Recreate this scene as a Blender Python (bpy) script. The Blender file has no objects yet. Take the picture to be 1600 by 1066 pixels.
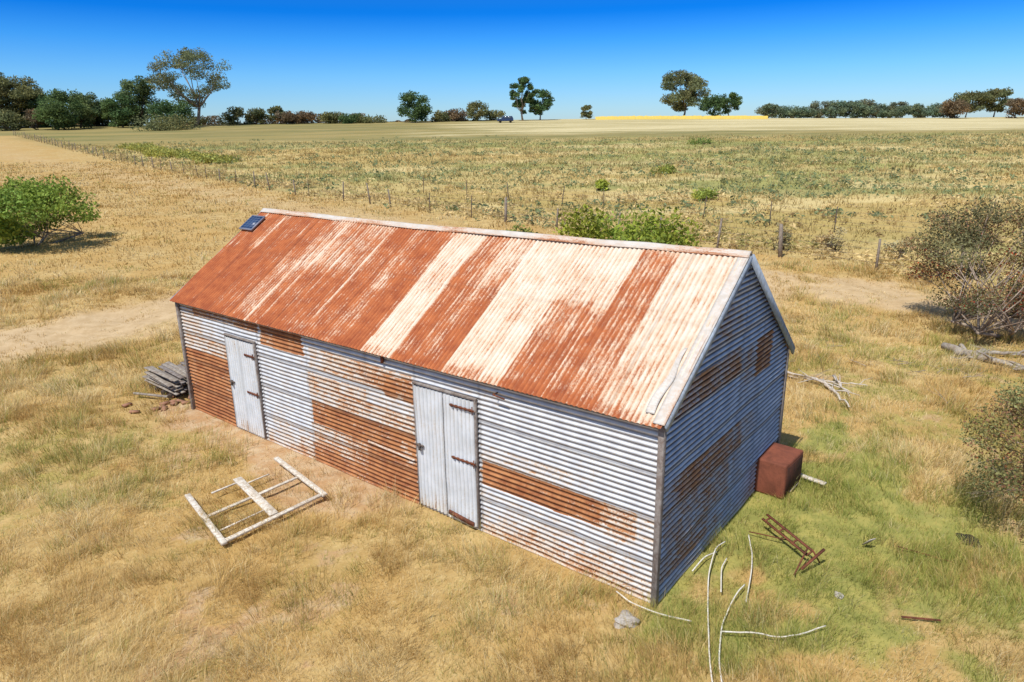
import bpy, math
import numpy as np
from mathutils import Matrix, Vector
rng=np.random.default_rng(7)
S=bpy.context.scene
COL=S.collection
S.view_settings.view_transform='Standard'
try: S.view_settings.look='None'
except Exception: pass
S.view_settings.exposure=0

# ---------------------------------------------------------------- numpy helpers
def _h(ix,iy,seed):
    n=(ix.astype(np.int64)*374761393+iy.astype(np.int64)*668265263+seed*1442695041)&0xffffffff
    n=((n^(n>>13))*1274126177)&0xffffffff
    n=(n^(n>>16))&0xffffffff
    return n/4294967295.0
def vnoise(x,y,seed=0):
    x=np.asarray(x,float);y=np.asarray(y,float)
    ix=np.floor(x);iy=np.floor(y);fx=x-ix;fy=y-iy
    fx=fx*fx*(3-2*fx);fy=fy*fy*(3-2*fy)
    a=_h(ix,iy,seed);b=_h(ix+1,iy,seed);c=_h(ix,iy+1,seed);d=_h(ix+1,iy+1,seed)
    return (a*(1-fx)+b*fx)*(1-fy)+(c*(1-fx)+d*fx)*fy
def fbm(x,y,seed=0,o=4):
    t=0;a=.5;s=0
    for i in range(o):
        t=t+a*vnoise(x*2**i+i*17.3,y*2**i+i*9.1,seed+i);s+=a;a*=.5
    return t/s
def sst(a,b,x):
    t=np.clip((x-a)/(b-a),0,1);return t*t*(3-2*t)

def mk_mesh(name,verts,polys,mat=None,cols=None,attrs=None,uv=None,smooth=False):
    me=bpy.data.meshes.new(name)
    verts=np.asarray(verts,np.float32)
    polys=[np.asarray(p,np.int32) for p in polys if len(p)]
    me.vertices.add(len(verts));me.vertices.foreach_set('co',verts.ravel())
    loops=np.concatenate([p.ravel() for p in polys])
    tot=np.concatenate([np.full(len(p),p.shape[1],np.int32) for p in polys])
    st=np.concatenate([[0],np.cumsum(tot)[:-1]]).astype(np.int32)
    me.loops.add(len(loops));me.loops.foreach_set('vertex_index',loops)
    me.polygons.add(len(tot));me.polygons.foreach_set('loop_start',st);me.polygons.foreach_set('loop_total',tot)
    if smooth: me.polygons.foreach_set('use_smooth',np.ones(len(tot),bool))
    me.update(calc_edges=True)
    if cols is not None:
        a=me.color_attributes.new('col','FLOAT_COLOR','POINT')
        c=np.ones((len(verts),4),np.float32);c[:,:cols.shape[1]]=cols
        a.data.foreach_set('color',c.ravel())
    for k,v in (attrs or {}).items():
        a=me.attributes.new(k,'FLOAT','POINT');a.data.foreach_set('value',np.asarray(v,np.float32).ravel())
    if uv is not None:
        l=me.uv_layers.new(name='uv');l.data.foreach_set('uv',np.asarray(uv,np.float32)[loops].ravel())
    if mat: me.materials.append(mat)
    me.validate()
    return me
def mk_obj(name,me,loc=(0,0,0),parent=None,**kw):
    o=bpy.data.objects.new(name,me);COL.objects.link(o);o.location=loc
    if parent is not None: o.parent=parent
    for k,v in kw.items(): o[k]=v
    return o
def empty(name,loc,label,cat,group=None):
    o=bpy.data.objects.new(name,None);COL.objects.link(o);o.location=loc;o.empty_display_size=.2
    o['label']=label;o['category']=cat
    if group:o['group']=group
    return o

class MB:
    def __init__(s): s.v=[];s.q=[];s.t=[];s.n=0
    def add(s,v,q=None,t=None):
        v=np.asarray(v,float);s.v.append(v)
        if q is not None and len(q): s.q.append(np.asarray(q)+s.n)
        if t is not None and len(t): s.t.append(np.asarray(t)+s.n)
        s.n+=len(v)
    def box(s,c,ax,ay,az):
        c=np.array(c,float);ax=np.array(ax,float)/2;ay=np.array(ay,float)/2;az=np.array(az,float)/2
        v=[c+i*ax+j*ay+k*az for k in(-1,1) for j in(-1,1) for i in(-1,1)]
        q=[(0,2,3,1),(4,5,7,6),(0,1,5,4),(2,6,7,3),(0,4,6,2),(1,3,7,5)]
        s.add(v,q)
    def beam(s,a,b,w,h,up=(0,0,1)):
        a=np.array(a,float);b=np.array(b,float);d=b-a;L=np.linalg.norm(d);d/=L
        x=np.cross(d,up);nx=np.linalg.norm(x)
        if nx<1e-4: x=np.cross(d,(1,0,0));nx=np.linalg.norm(x)
        x/=nx;z=np.cross(x,d)
        s.box((a+b)/2,d*L,x*w,z*h)
    def tube(s,pts,rad,n=6,cap=True):
        pts=np.asarray(pts,float);rad=np.broadcast_to(np.asarray(rad,float),(len(pts),))
        tg=np.gradient(pts,axis=0);V=[]
        ref=np.array([0.31,.17,.93])
        for p,t,r in zip(pts,tg,rad):
            t=t/(np.linalg.norm(t)+1e-9);x=np.cross(t,ref);nx=np.linalg.norm(x)
            if nx<.05:x=np.cross(t,(1,0,0));nx=np.linalg.norm(x)
            x/=nx;y=np.cross(t,x)
            an=np.arange(n)/n*2*np.pi
            V.append(p+r*(np.cos(an)[:,None]*x+np.sin(an)[:,None]*y))
        V=np.concatenate(V);Q=[]
        for i in range(len(pts)-1):
            for j in range(n):
                Q.append((i*n+j,i*n+(j+1)%n,(i+1)*n+(j+1)%n,(i+1)*n+j))
        T=[]
        if cap:
            a=len(V);V=np.vstack([V,pts[0],pts[-1]]);m=(len(pts)-1)*n
            for j in range(n): T+= [(a,(j+1)%n,j),(a+1,m+j,m+(j+1)%n)]
        s.add(V,Q,T)
    def mesh(s,name,mat,smooth=False,org=(0,0,0),bevel=0):
        V=np.concatenate(s.v)-np.array(org)
        P=[]
        if s.q:P.append(np.concatenate(s.q))
        if s.t:P.append(np.concatenate(s.t))
        return mk_mesh(name,V,P,mat,smooth=smooth)
def bev(o,w=.004,seg=1):
    m=o.modifiers.new('bevel','BEVEL');m.width=w;m.segments=seg;m.limit_method='ANGLE'
    return o

# ---------------------------------------------------------------- materials
class NT:
    def __init__(s,name):
        s.m=bpy.data.materials.new(name);s.m.use_nodes=True;s.t=s.m.node_tree;s.t.nodes.clear()
        s.out=s.t.nodes.new('ShaderNodeOutputMaterial')
    def n(s,typ,**kw):
        nd=s.t.nodes.new(typ)
        for k,v in kw.items(): setattr(nd,k,v)
        return nd
    def l(s,a,b): s.t.links.new(a,b)
    def setin(s,sock,v):
        if isinstance(v,bpy.types.NodeSocket): s.l(v,sock)
        else:
            if isinstance(v,(tuple,list)) and len(v)==3 and sock.type=='RGBA': v=(*v,1)
            sock.default_value=v
    def math(s,op,a,b=0.,c=0.,clamp=False):
        nd=s.n('ShaderNodeMath',operation=op);nd.use_clamp=clamp
        s.setin(nd.inputs[0],a);s.setin(nd.inputs[1],b);s.setin(nd.inputs[2],c);return nd.outputs[0]
    def mix(s,f,a,b,mode='MIX'):
        nd=s.n('ShaderNodeMix',data_type='RGBA',blend_type=mode)
        s.setin(nd.inputs[0],f);s.setin(nd.inputs[6],a);s.setin(nd.inputs[7],b);return nd.outputs[2]
    def mr(s,v,a,b,c=0.,d=1.,smooth=True):
        nd=s.n('ShaderNodeMapRange');nd.interpolation_type='SMOOTHSTEP' if smooth else 'LINEAR'
        for i,x in enumerate((v,a,b,c,d)): s.setin(nd.inputs[i],x)
        return nd.outputs[0]
    def vec(s,kind='obj'):
        if kind=='uv':
            nd=s.n('ShaderNodeUVMap');nd.uv_map='uv';return nd.outputs[0]
        if kind=='pos': return s.n('ShaderNodeNewGeometry').outputs['Position']
        return s.n('ShaderNodeTexCoord').outputs['Object']
    def scale(s,v,sc,off=(0,0,0)):
        nd=s.n('ShaderNodeMapping');s.l(v,nd.inputs[0]);nd.inputs['Scale'].default_value=sc;nd.inputs['Location'].default_value=off;return nd.outputs[0]
    def noise(s,v,sc,det=4,rough=.55,dist=0):
        nd=s.n('ShaderNodeTexNoise');s.l(v,nd.inputs['Vector']);nd.inputs['Scale'].default_value=sc
        nd.inputs['Detail'].default_value=det;nd.inputs['Roughness'].default_value=rough;nd.inputs['Distortion'].default_value=dist
        return nd.outputs[0]
    def attr(s,name,out='Fac'): 
        nd=s.n('ShaderNodeAttribute');nd.attribute_name=name;return nd.outputs[out]
    def bsdf(s,col,rough=.8,metal=0.,spec=.3,normal=None):
        b=s.n('ShaderNodeBsdfPrincipled');s.setin(b.inputs['Base Color'],col);s.setin(b.inputs['Roughness'],rough)
        s.setin(b.inputs['Metallic'],metal);s.setin(b.inputs['Specular IOR Level'],spec)
        if normal is not None: s.l(normal,b.inputs['Normal'])
        return b.outputs[0]
    def bump(s,h,st=.3,d=.01):
        b=s.n('ShaderNodeBump');b.inputs['Strength'].default_value=st;b.inputs['Distance'].default_value=d;s.l(h,b.inputs['Height']);return b.outputs[0]
    def done(s,sh): s.l(sh,s.out.inputs[0]);return s.m

def corr_mat(name,clean,clean2,tan,rust_hi,rust_lo,metal=.1,rough=.5,valley=.5,along=4.5,tw=.8,dirt_or_shade=(.40,.36,.34),vtop=-.1,m1=.66,fine=.95,m0=.46):
    """uv.x runs across the corrugations, uv.y along them (metres)"""
    N=NT(name);uv=N.vec('uv');r=N.attr('rust');h=N.attr('hgt')
    n1=N.noise(uv,1.5,5,.6)
    n2=N.noise(N.scale(uv,(12,along,1)),1.7,6,.75)
    n3=N.noise(N.scale(uv,(1.6,1,1)),32,4,.8)
    n4=N.noise(N.scale(uv,(1,1,1),(7,3,0)),3.5,5,.65)
    n5=N.noise(N.scale(uv,(13.1,.5,1),(3,9,0)),1.,3,.5)
    f=N.math('ADD',r,N.math('MULTIPLY',N.math('SUBTRACT',n1,.5),.55))
    f=N.math('ADD',f,N.math('MULTIPLY',N.math('SUBTRACT',n2,.5),1.0))
    f=N.math('ADD',f,N.math('MULTIPLY',N.math('SUBTRACT',n3,.5),fine))
    f=N.math('ADD',f,N.math('MULTIPLY',N.math('SUBTRACT',n5,.5),.35))
    f=N.math('ADD',f,N.math('MULTIPLY',h,-.09))
    m=N.mr(f,m0,m1); mt=N.mr(f,.20,.58)
    base=N.mix(N.mr(n4,.35,.65),clean,clean2)
    base=N.mix(N.math('MULTIPLY',mt,tw),base,tan)
    ru=N.mix(N.mr(n4,.3,.7),rust_lo,rust_hi)
    ru=N.mix(N.mr(n2,.4,.75,0,.6),ru,tuple(min(1,c*q) for c,q in zip(rust_hi,(1.25,1.55,1.7))))
    ru=N.mix(N.mr(f,.8,1.2,0,.6),ru,rust_lo)
    c=N.mix(m,base,ru)
    c=N.mix(N.mr(h,-1.,vtop,valley,0.),c,N.mix(1.,c,dirt_or_shade,'MULTIPLY'))  # this tint paints shade into the colour of the rib valleys
    ed=N.attr('edge')
    c=N.mix(N.math('MULTIPLY',ed,.7),c,(.06,.045,.04))
    rg=N.mr(m,0,1,rough,.9);mm=N.math('MULTIPLY',N.math('SUBTRACT',1.,mt),metal)
    return N.done(N.bsdf(c,rg,mm,.3,N.bump(n3,.25,.003)))
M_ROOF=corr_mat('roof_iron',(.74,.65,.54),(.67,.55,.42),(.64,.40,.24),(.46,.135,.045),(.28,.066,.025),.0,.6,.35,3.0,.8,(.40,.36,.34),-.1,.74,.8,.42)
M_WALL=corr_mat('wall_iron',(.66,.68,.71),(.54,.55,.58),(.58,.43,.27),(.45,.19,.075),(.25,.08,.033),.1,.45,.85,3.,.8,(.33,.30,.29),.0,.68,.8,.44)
M_GABLE_SHADE=corr_mat('shaded_gable_iron',(.54,.60,.70),(.38,.43,.53),(.48,.35,.24),(.52,.24,.10),(.30,.11,.045),.12,.45,1.,3.,.8,(.10,.11,.14),.5,.68,.7,.44)  # darker, bluer copy of the wall iron; gable shade put into colour
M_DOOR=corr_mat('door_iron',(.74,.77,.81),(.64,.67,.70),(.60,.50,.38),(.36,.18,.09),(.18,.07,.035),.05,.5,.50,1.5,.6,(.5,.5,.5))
def wood_mat(name,a,b,sc=3):
    N=NT(name);v=N.vec('obj');n=N.noise(N.scale(v,(3,3,3)),sc,6,.7,.6);n2=N.noise(v,40,3,.7)
    c=N.mix(N.mr(n,.35,.65),a,b);c=N.mix(N.mr(n2,.5,.75,0,.5),c,tuple(x*.4 for x in a))
    return N.done(N.bsdf(c,.85,0,.2,N.bump(n2,.4,.004)))
M_WOOD=wood_mat('weathered_timber',(.30,.27,.25),(.17,.13,.11))
M_WHITEWOOD=wood_mat('flaking_white_timber',(.76,.71,.63),(.50,.41,.31),5)
M_GREYWOOD=wood_mat('silvered_timber',(.40,.36,.31),(.24,.19,.15))
M_BLUEWOOD=wood_mat('blue_grey_paint',(.34,.40,.48),(.22,.25,.30))
M_DARKWOOD=wood_mat('dark_timber',(.10,.075,.06),(.05,.035,.03))
M_POST=wood_mat('post_timber',(.33,.28,.23),(.20,.155,.12))
M_STAR=wood_mat('steel_post',(.17,.13,.11),(.10,.08,.07))
M_BARK=wood_mat('pale_bark',(.42,.34,.27),(.20,.14,.10),1)
M_BARKD=wood_mat('dark_bark',(.13,.10,.08),(.07,.05,.04),2)
M_RUST=wood_mat('rusted_steel',(.22,.075,.04),(.10,.04,.025))
M_CAB=wood_mat('rusted_enamel',(.26,.085,.05),(.16,.055,.034),1)
M_CABD=wood_mat('shaded_front_enamel',(.10,.038,.026),(.05,.025,.02),2)  # dark colour standing for the shaded open inside of the cabinet
M_BLACK=wood_mat('black_soot',(.02,.018,.016),(.035,.03,.025))
M_PIPE=wood_mat('white_plastic',(.80,.77,.70),(.66,.60,.50))
M_ROCK=wood_mat('grey_stone',(.50,.46,.41),(.33,.29,.26))
M_BRICK=wood_mat('old_brick',(.38,.19,.12),(.28,.16,.11))
M_FLASH=corr_mat('flashing_iron',(.60,.57,.53),(.50,.46,.41),(.58,.40,.27),(.40,.16,.07),(.24,.08,.035),.05,.5,0)
def leaf_mat(name,trans=.3):
    N=NT(name);c=N.attr('col','Color')
    d=N.bsdf(c,.75,0,.25)
    t=N.n('ShaderNodeBsdfTranslucent');N.l(c,t.inputs[0])
    mx=N.n('ShaderNodeMixShader');mx.inputs[0].default_value=trans;N.l(d,mx.inputs[1]);N.l(t.outputs[0],mx.inputs[2])
    return N.done(mx.outputs[0])
M_LEAF=leaf_mat('foliage',.35);M_GRASS=leaf_mat('grass_blades',.40)

# ---------------------------------------------------------------- shed frame
P0=np.array([1.7326,7.3949]);YAW=2.4781;LEN=11.045;WID=4.584;HF=2.5;HB=2.27;HR=4.103
US=np.array([math.cos(YAW),math.sin(YAW)]);VS=np.array([math.sin(YAW),-math.cos(YAW)])
def st_of(x,y):
    dx=x-P0[0];dy=y-P0[1];return dx*US[0]+dy*US[1],dx*VS[0]+dy*VS[1]
def W(s,t,z):
    s=np.asarray(s,float);t=np.asarray(t,float);z=np.asarray(z,float)
    s,t,z=np.broadcast_arrays(s,t,z)
    return np.stack([s*US[0]+t*VS[0],s*US[1]+t*VS[1],z],-1)
ORG=(P0[0],P0[1],0)

# ---------------------------------------------------------------- terrain
def ter(y,x):
    y=np.asarray(y,float);k=np.maximum(0,np.minimum(y,230)-15)
    z=.047*k*k/(k+12);e=np.maximum(0,y-230)
    return z+.5*(1-np.exp(-e/15))-.004*e-1.5*sst(15,160,np.asarray(x,float))*sst(70,215,y)
def gz(x,y):
    x=np.asarray(x,float);y=np.asarray(y,float)
    z=ter(y,x);b=(fbm(x*.9,y*.9,3,3)-.5)*.12+(fbm(x*.25,y*.25,5,2)-.5)*.25
    s,t=st_of(x,y);dx=np.maximum(np.maximum(-s,s-LEN),0);dt=np.maximum(np.maximum(-t,t-WID),0)
    d=np.hypot(dx,dt)
    return z+b*sst(.0,2.5,d)+(fbm(x*4,y*4,8,2)-.5)*.05*sst(.1,.6,d)
def zf(x,y):
    f=sst(60,140,np.hypot(x,y));return gz(x,y)*(1-f)+ter(y,x)*f
TR1=np.array([(-110,150),(-76,108),(-45,77),(-18.2,50.7),(-5,37),(2,31),(9.6,25.3),(13.5,22.1),(22,15)])
TR2=np.array([(-40,14),(-24,16.3),(-14.8,19.4),(-10.5,23.3),(-7,28.5),(-3,33.5)])
def pdist(x,y,P):
    d=np.full(np.shape(x),1e9)
    for a,b in zip(P[:-1],P[1:]):
        ab=b-a;t=np.clip(((x-a[0])*ab[0]+(y-a[1])*ab[1])/(ab@ab),0,1)
        d=np.minimum(d,np.hypot(x-a[0]-t*ab[0],y-a[1]-t*ab[1]))
    return d
FEN=np.array([(-117,171.6),(-68.6,113.1),(-44.2,83.9),(-28.5,66.8),(-19.2,57),(-8.7,47.3),(-.8,40.2),(9.9,31.2),(12.3,28.6),(17.9,24.3),(27,17.5)])
def beyond(x,y):
    fx=np.interp(x,FEN[:,0],FEN[:,1]);return y-fx
def masks(x,y):
    s,t=st_of(x,y)
    n=fbm(x*.8,y*.8,11,4);n2=fbm(x*.3,y*.3,21,3);n3=fbm(x*2.2,y*2.2,31,3)
    front=sst(1.7,.2,-t+ (n-.5)*2.2)*sst(0,.1,-t+.2)*sst(-.6,1.2,s)*sst(12.6,11.2,s)
    front*=.30+.6*sst(3.,6.5,s)
    dirt_or_shade=np.clip(front,0,1)
    dirt_or_shade=np.maximum(dirt_or_shade,sst(2.0,.2,np.hypot(x+4.6,y-12.3)+(n3-.5)*3)*.85)
    dirt_or_shade=np.maximum(dirt_or_shade,sst(.58,.70,n)*sst(.45,.55,n3)*.55*(y<16))
    dirt_or_shade=np.maximum(dirt_or_shade,sst(1.2,.1,np.hypot(x+3.7,y-6.9)+(n3-.5)*3)*.6)
    tr=np.maximum(sst(2.6,.9,pdist(x,y,TR1)+(n-.5)*4.)*(.35+.55*sst(50,28,y)),sst(2.5,1.1,pdist(x,y,TR2)+(n-.5)*2.2))
    gb=sst(4.6,1.2,np.hypot((x-4.0)*.8,(y-9.4)*.8)+(n3-.5)*6.)*sst(-.3,.1,-s)*.80
    gb=np.maximum(gb,.48*sst(7,3,np.hypot(x-8.5,(y-15)))*sst(.42,.6,n))
    gb=np.maximum(gb,.24*sst(.50,.64,n2)*(x<0)*(y<19))
    gb=np.maximum(gb,.45*sst(3.4,1.2,np.hypot(x+8.2,y-11.6)+(n3-.5)*6))
    gb=np.maximum(gb,.32*sst(.55,.68,n)*(y<30))
    fld=sst(-.4,1.2,beyond(x,y)+(n-.5)*.8)
    return dirt_or_shade,tr,np.clip(gb,0,1),fld
def fieldcol(x,y):
    a=fbm(x*.055,y*.16,301,4);b=fbm(x*.16,y*.4,305,4);c_=fbm(x*.03,y*.07,309,3)
    col=np.zeros(np.shape(x)+(3,))+np.array([.50,.39,.16])
    def mixc(m,k): 
        nonlocal col
        col=col*(1-m[...,None])+np.array(k)*m[...,None]
    mixc(sst(.46,.56,a)*.9,(.31,.305,.10))
    mixc(sst(.51,.60,b)*.7,(.25,.255,.09))
    mixc(sst(.53,.60,c_)*.7,(.47,.33,.12))
    mixc(sst(.58,.66,fbm(x*.1,y*.3,313,3))*.7,(.62,.50,.24))
    mixc(sst(10,1,beyond(x,y)+(b-.5)*8)*.6,(.50,.37,.16))
    return col
# ---------------------------------------------------------------- ground
def axis(lo,hi,a,b,st,g=1.09):
    c=list(np.arange(a,b,st));d=st;v=c[0];L=[]
    while v>lo: d*=g;v-=d;L.append(v)
    c=L[::-1]+c;d=st;v=c[-1]
    while v<hi: d=min(d*g,60);v+=d;c.append(v)
    return np.array(c)
gx=axis(-1200,1200,-16,16,.16,1.05);gy=axis(-60,2200,4.5,30,.16,1.035)
GX,GY=np.meshgrid(gx,gy);Z=zf(GX,GY)
nx=len(gx);ny=len(gy);idx=np.arange(nx*ny).reshape(ny,nx)
Q=np.stack([idx[:-1,:-1],idx[:-1,1:],idx[1:,1:],idx[1:,:-1]],-1).reshape(-1,4)
dm,tm,gm,fm=masks(GX,GY);fcv=fieldcol(GX,GY).reshape(-1,3)
N=NT('dry_paddock_ground');pos=N.vec('pos')
dA,tA,gA,fA=[N.attr(k) for k in('dirt_or_shade','track','green','field')]
n1=N.noise(pos,.35,6,.6);n2=N.noise(pos,2.6,6,.7);n3=N.noise(pos,18,5,.7)
sep=N.n('ShaderNodeSeparateXYZ');N.l(pos,sep.inputs[0])
straw=N.mix(N.mr(n2,.35,.68),(.54,.39,.17),(.38,.25,.095))
straw=N.mix(N.mr(n1,.40,.60,0,.8),straw,(.45,.285,.10))
straw=N.mix(N.mr(n3,.5,.8,0,.6),straw,(.66,.53,.29))
green=N.mix(N.mr(n2,.4,.65),(.21,.24,.06),(.38,.35,.10))
c=N.mix(N.mr(N.math('ADD',gA,N.math('MULTIPLY',N.math('SUBTRACT',n2,.5),1.0)),.3,.75,0,.85),straw,green)
trk=N.mix(N.mr(n2,.35,.65),(.58,.43,.26),(.48,.34,.19));c=N.mix(N.math('MULTIPLY',tA,.9),c,trk)
dir_=N.mix(N.mr(n2,.4,.65),(.45,.27,.14),(.56,.42,.27))
c=N.mix(N.mr(N.math('ADD',dA,N.math('MULTIPLY',N.math('SUBTRACT',n3,.5),.6)),.3,.7,0,.9),c,dir_)
fs=N.noise(N.scale(pos,(.05,.16,.05)),1.,5,.65);f2=N.noise(pos,1.1,6,.75)
fc=N.attr('col','Color')
fc=N.mix(N.mr(f2,.52,.68,0,.55),fc,(.20,.195,.07))
fc=N.mix(N.mr(N.noise(pos,5,4,.7),.55,.75,0,.5),fc,(.60,.50,.26))
fp3=N.noise(N.scale(pos,(.02,.12,.05)),1.,6,.7)
pale=N.mix(N.mr(fp3,.40,.62),(.62,.53,.30),(.42,.35,.17))
pale=N.mix(N.mr(f2,.45,.7,0,.5),pale,(.36,.31,.14))
edge=N.math('ADD',sep.outputs[1],N.math('MULTIPLY',N.math('SUBTRACT',fs,.5),60.))
px=N.math('ADD',sep.outputs[0],N.math('MULTIPLY',N.math('SUBTRACT',fs,.5),110.))
fc=N.mix(N.mr(edge,105.,135.,0,.85),fc,N.mix(N.mr(fp3,.4,.62),(.30,.235,.09),(.165,.16,.06)))
pm=N.math('MULTIPLY',N.mr(edge,132.,152.),N.mr(px,-22.,14.))
fc=N.mix(pm,fc,pale)
c=N.mix(fA,c,fc)
N.done(N.bsdf(c,.95,0,.1,N.bump(n3,.6,.03)))
me=mk_mesh('ground',np.stack([GX,GY,Z],-1).reshape(-1,3),[Q],N.m,cols=fcv,attrs=dict(dirt_or_shade=dm,track=tm,green=gm,field=fm),smooth=True)
mk_obj('ground',me,kind='structure')

# ---------------------------------------------------------------- grass
def blades(P,dirv,ln,wd,curl,col):
    n=len(P);side=np.stack([-dirv[:,1],dirv[:,0],np.zeros(n)],-1)
    a=rng.uniform(0,2*np.pi,n);rs=np.stack([np.cos(a),np.sin(a),np.zeros(n)],-1)
    side=side*.6+rs*.6;side/=np.linalg.norm(side,axis=1)[:,None]+1e-6
    D=np.stack([dirv[:,0],dirv[:,1],np.zeros(n)],-1);up=np.array([0,0,1.])
    c1=curl*.45
    m=P+ln[:,None]*.5*(D*np.sin(c1)[:,None]+up*np.cos(c1)[:,None])
    tip=m+ln[:,None]*.5*(D*np.sin(curl)[:,None]+up*np.cos(curl)[:,None])
    w=wd[:,None]/2
    V=np.stack([P-side*w,P+side*w,m+side*w*.8,m-side*w*.8,tip],1).reshape(-1,3)
    i=np.arange(n)[:,None]*5
    q=i+np.array([0,1,2,3]);t=i+np.array([3,2,4])
    C=np.repeat(col[:,None,:],5,1).copy();C[:,0:2]*=.62;C[:,4]*=1.15  # bases darkened, tips lightened: shade between tufts put into blade colour
    return V,q,t,C.reshape(-1,3)
def grass_cols(x,y,n):
    d,tr,g,f=masks(x,y)
    A=np.array([.84,.64,.30]);B=np.array([.72,.49,.18]);Cc=np.array([.46,.285,.095]);E=np.array([.92,.79,.49])
    G1=np.array([.20,.28,.05]);G2=np.array([.50,.49,.12])
    big=fbm(x*.5,y*.5,41,3)
    w=np.clip(sst(.4,.60,big)*.7+sst(-8,-16,x)*.3,0,1)
    c=A*(1-w)[:,None]+B*w[:,None]
    c=np.where((rng.random(n)<.12+w*.12)[:,None],Cc,c);c=np.where((rng.random(n)<.28*(1-w))[:,None],E,c)
    gp=np.clip(g*.9+.06,0,.85)*(1-.7*tr);isg=rng.random(n)<gp
    gg=G1+(G2-G1)*rng.random(n)[:,None]
    c=np.where(isg[:,None],gg,c)
    return c*rng.uniform(.82,1.12,n)[:,None]
def scatter(n,y0,y1,pw,k=.98,pad=1.5):
    u=rng.random(n);e=pw+1
    y=(y0**e+u*(y1**e-y0**e))**(1/e)
    x=rng.uniform(-1,1,n)*(k*y+pad);return x,y
def grass(name,nt,per,y0,y1,pw,L0,Wd,fieldmode,hc=1.3,sp=.05):
    x,y=scatter(nt,y0,y1,pw)
    s,t=st_of(x,y);inside=(s>-.06)&(s<LEN+.06)&(t>-.06)&(t<WID+.06)
    d,tr,g,f=masks(x,y)
    keep=~inside&(rng.random(nt)>d*.9)&(rng.random(nt)>tr*.82)
    keep&=rng.random(nt)>.5*sst(.48,.62,fbm(x*1.7,y*1.7,57,3))
    keep&=(f<.5) if not fieldmode else (f>=.5)
    x=x[keep];y=y[keep];tr=tr[keep];g=g[keep];n=len(x)
    hs=fbm(x*1.3,y*1.3,51,3);hs=.5+hc*sst(.3,.75,hs)
    hs*=(1-.65*tr)*rng.uniform(.55,1.45,n)
    tc=np.repeat(grass_cols(x,y,n),per,0);xr=np.repeat(x,per);yr=np.repeat(y,per)
    sc=np.repeat(sp*(1+y*.05)*rng.uniform(.6,1.3,n),per);ox=rng.normal(0,1,n*per);oy=rng.normal(0,1,n*per)
    xx=xr+ox*sc;yy=yr+oy*sc
    s,t=st_of(xx,yy);ok=~((s>-.03)&(s<LEN+.03)&(t>-.03)&(t<WID+.03))
    hs=np.repeat(hs,per)[ok];xx=xx[ok];yy=yy[ok];tc=tc[ok];ra=np.arctan2(oy,ox)[ok];n=len(xx)
    ang=fbm(xx*.45,yy*.45,61,2)*14+rng.normal(0,.8,n)
    dv=np.stack([np.cos(ang)+1.0*np.cos(ra),np.sin(ang)+1.0*np.sin(ra)],-1);dv/=np.linalg.norm(dv,axis=1)[:,None]+1e-6
    c=.62*tc+.38*grass_cols(xx,yy,n)
    if fieldmode:
        c=.25*c+.75*fieldcol(xx,yy)*rng.uniform(.8,1.35,n)[:,None]
    ln=L0*hs*rng.uniform(.6,1.3,n)*(1+np.clip(yy-8,0,60)*.012)
    wd=Wd*rng.uniform(.6,1.3,n)*np.clip(yy/9,.8,8)
    P=np.stack([xx,yy,gz(xx,yy)-.01],-1)
    V,q,t,C=blades(P,dv,ln,wd,rng.uniform(.25,1.45,n),c)
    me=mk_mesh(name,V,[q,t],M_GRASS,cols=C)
    return mk_obj(name,me,kind='stuff')
grass('dry_grass',54000,12,5.0,28,-.45,.155,.0056,False,1.3,.045)
grass('dry_meadow_grass',30000,7,24,90,-.1,.14,.010,False,.8,.10)
grass('field_grass',22000,7,22,125,-.1,.19,.010,True,1.2,.10)

def leaf_quads(P,size,col,flat=.0,aspect=.45):
    n=len(P);a=rng.normal(size=(n,3));a[:,2]*=(1-flat);a/=np.linalg.norm(a,axis=1)[:,None]
    b=rng.normal(size=(n,3));b[:,2]*=(1-flat);b-=a*(a*b).sum(1)[:,None];b/=np.linalg.norm(b,axis=1)[:,None]+1e-6
    s=size[:,None]/2
    V=np.stack([P-a*s,P+b*s*aspect,P+a*s,P-b*s*aspect],1).reshape(-1,3)
    return V,(np.arange(n)[:,None]*4+np.arange(4)),np.repeat(col,4,0)
def weeds(name,n,y0,y1,per,size,base,thr,seed,cond=None,xy=None,hk=.7):
    x,y=scatter(n,y0,y1,.3,.95)
    if xy is not None: x,y=xy
    k=(beyond(x,y)>-.6)&(fbm(x*.1,y*.25,seed,4)>thr-rng.random(len(x))*.08)
    if cond is not None:k&=cond(x,y)
    x=x[k];y=y[k];m=len(x);sc=size*rng.uniform(.4,1.5,m)
    xx=np.repeat(x,per)+rng.normal(0,1,m*per)*np.repeat(sc,per)*.5;yy=np.repeat(y,per)+rng.normal(0,1,m*per)*np.repeat(sc,per)*.5
    z=zf(xx,yy)+rng.random(m*per)*np.repeat(sc,per)*hk
    c=np.array(base)*rng.uniform(.7,1.4,m)[:,None];c=np.repeat(c,per,0)*rng.uniform(.85,1.2,m*per)[:,None]
    V,q,C=leaf_quads(np.stack([xx,yy,z],-1),np.repeat(sc,per)*.75,c,.35,.4)
    mk_obj(name,mk_mesh(name,V,[q],M_LEAF,cols=C),kind='stuff')
weeds('thistle_weeds',8500,34,135,9,.35,(.20,.245,.12),.51,81,lambda x,y:~((y>118)&(x>0)))
weeds('dead_weeds',6500,26,120,8,.30,(.64,.49,.24),.5,91)
weeds('brown_weeds',3000,26,110,8,.30,(.36,.25,.11),.52,95)
d_=np.concatenate([[0],np.cumsum(np.hypot(*np.diff(FEN,axis=0).T))]);qq=d_[-1]*rng.random(2200)**.6
fx_=np.interp(qq,d_,FEN[:,0])+rng.normal(0,.8,2200);fy_=np.interp(qq,d_,FEN[:,1])+1.2+np.abs(rng.normal(0,1.6,2200))
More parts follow.
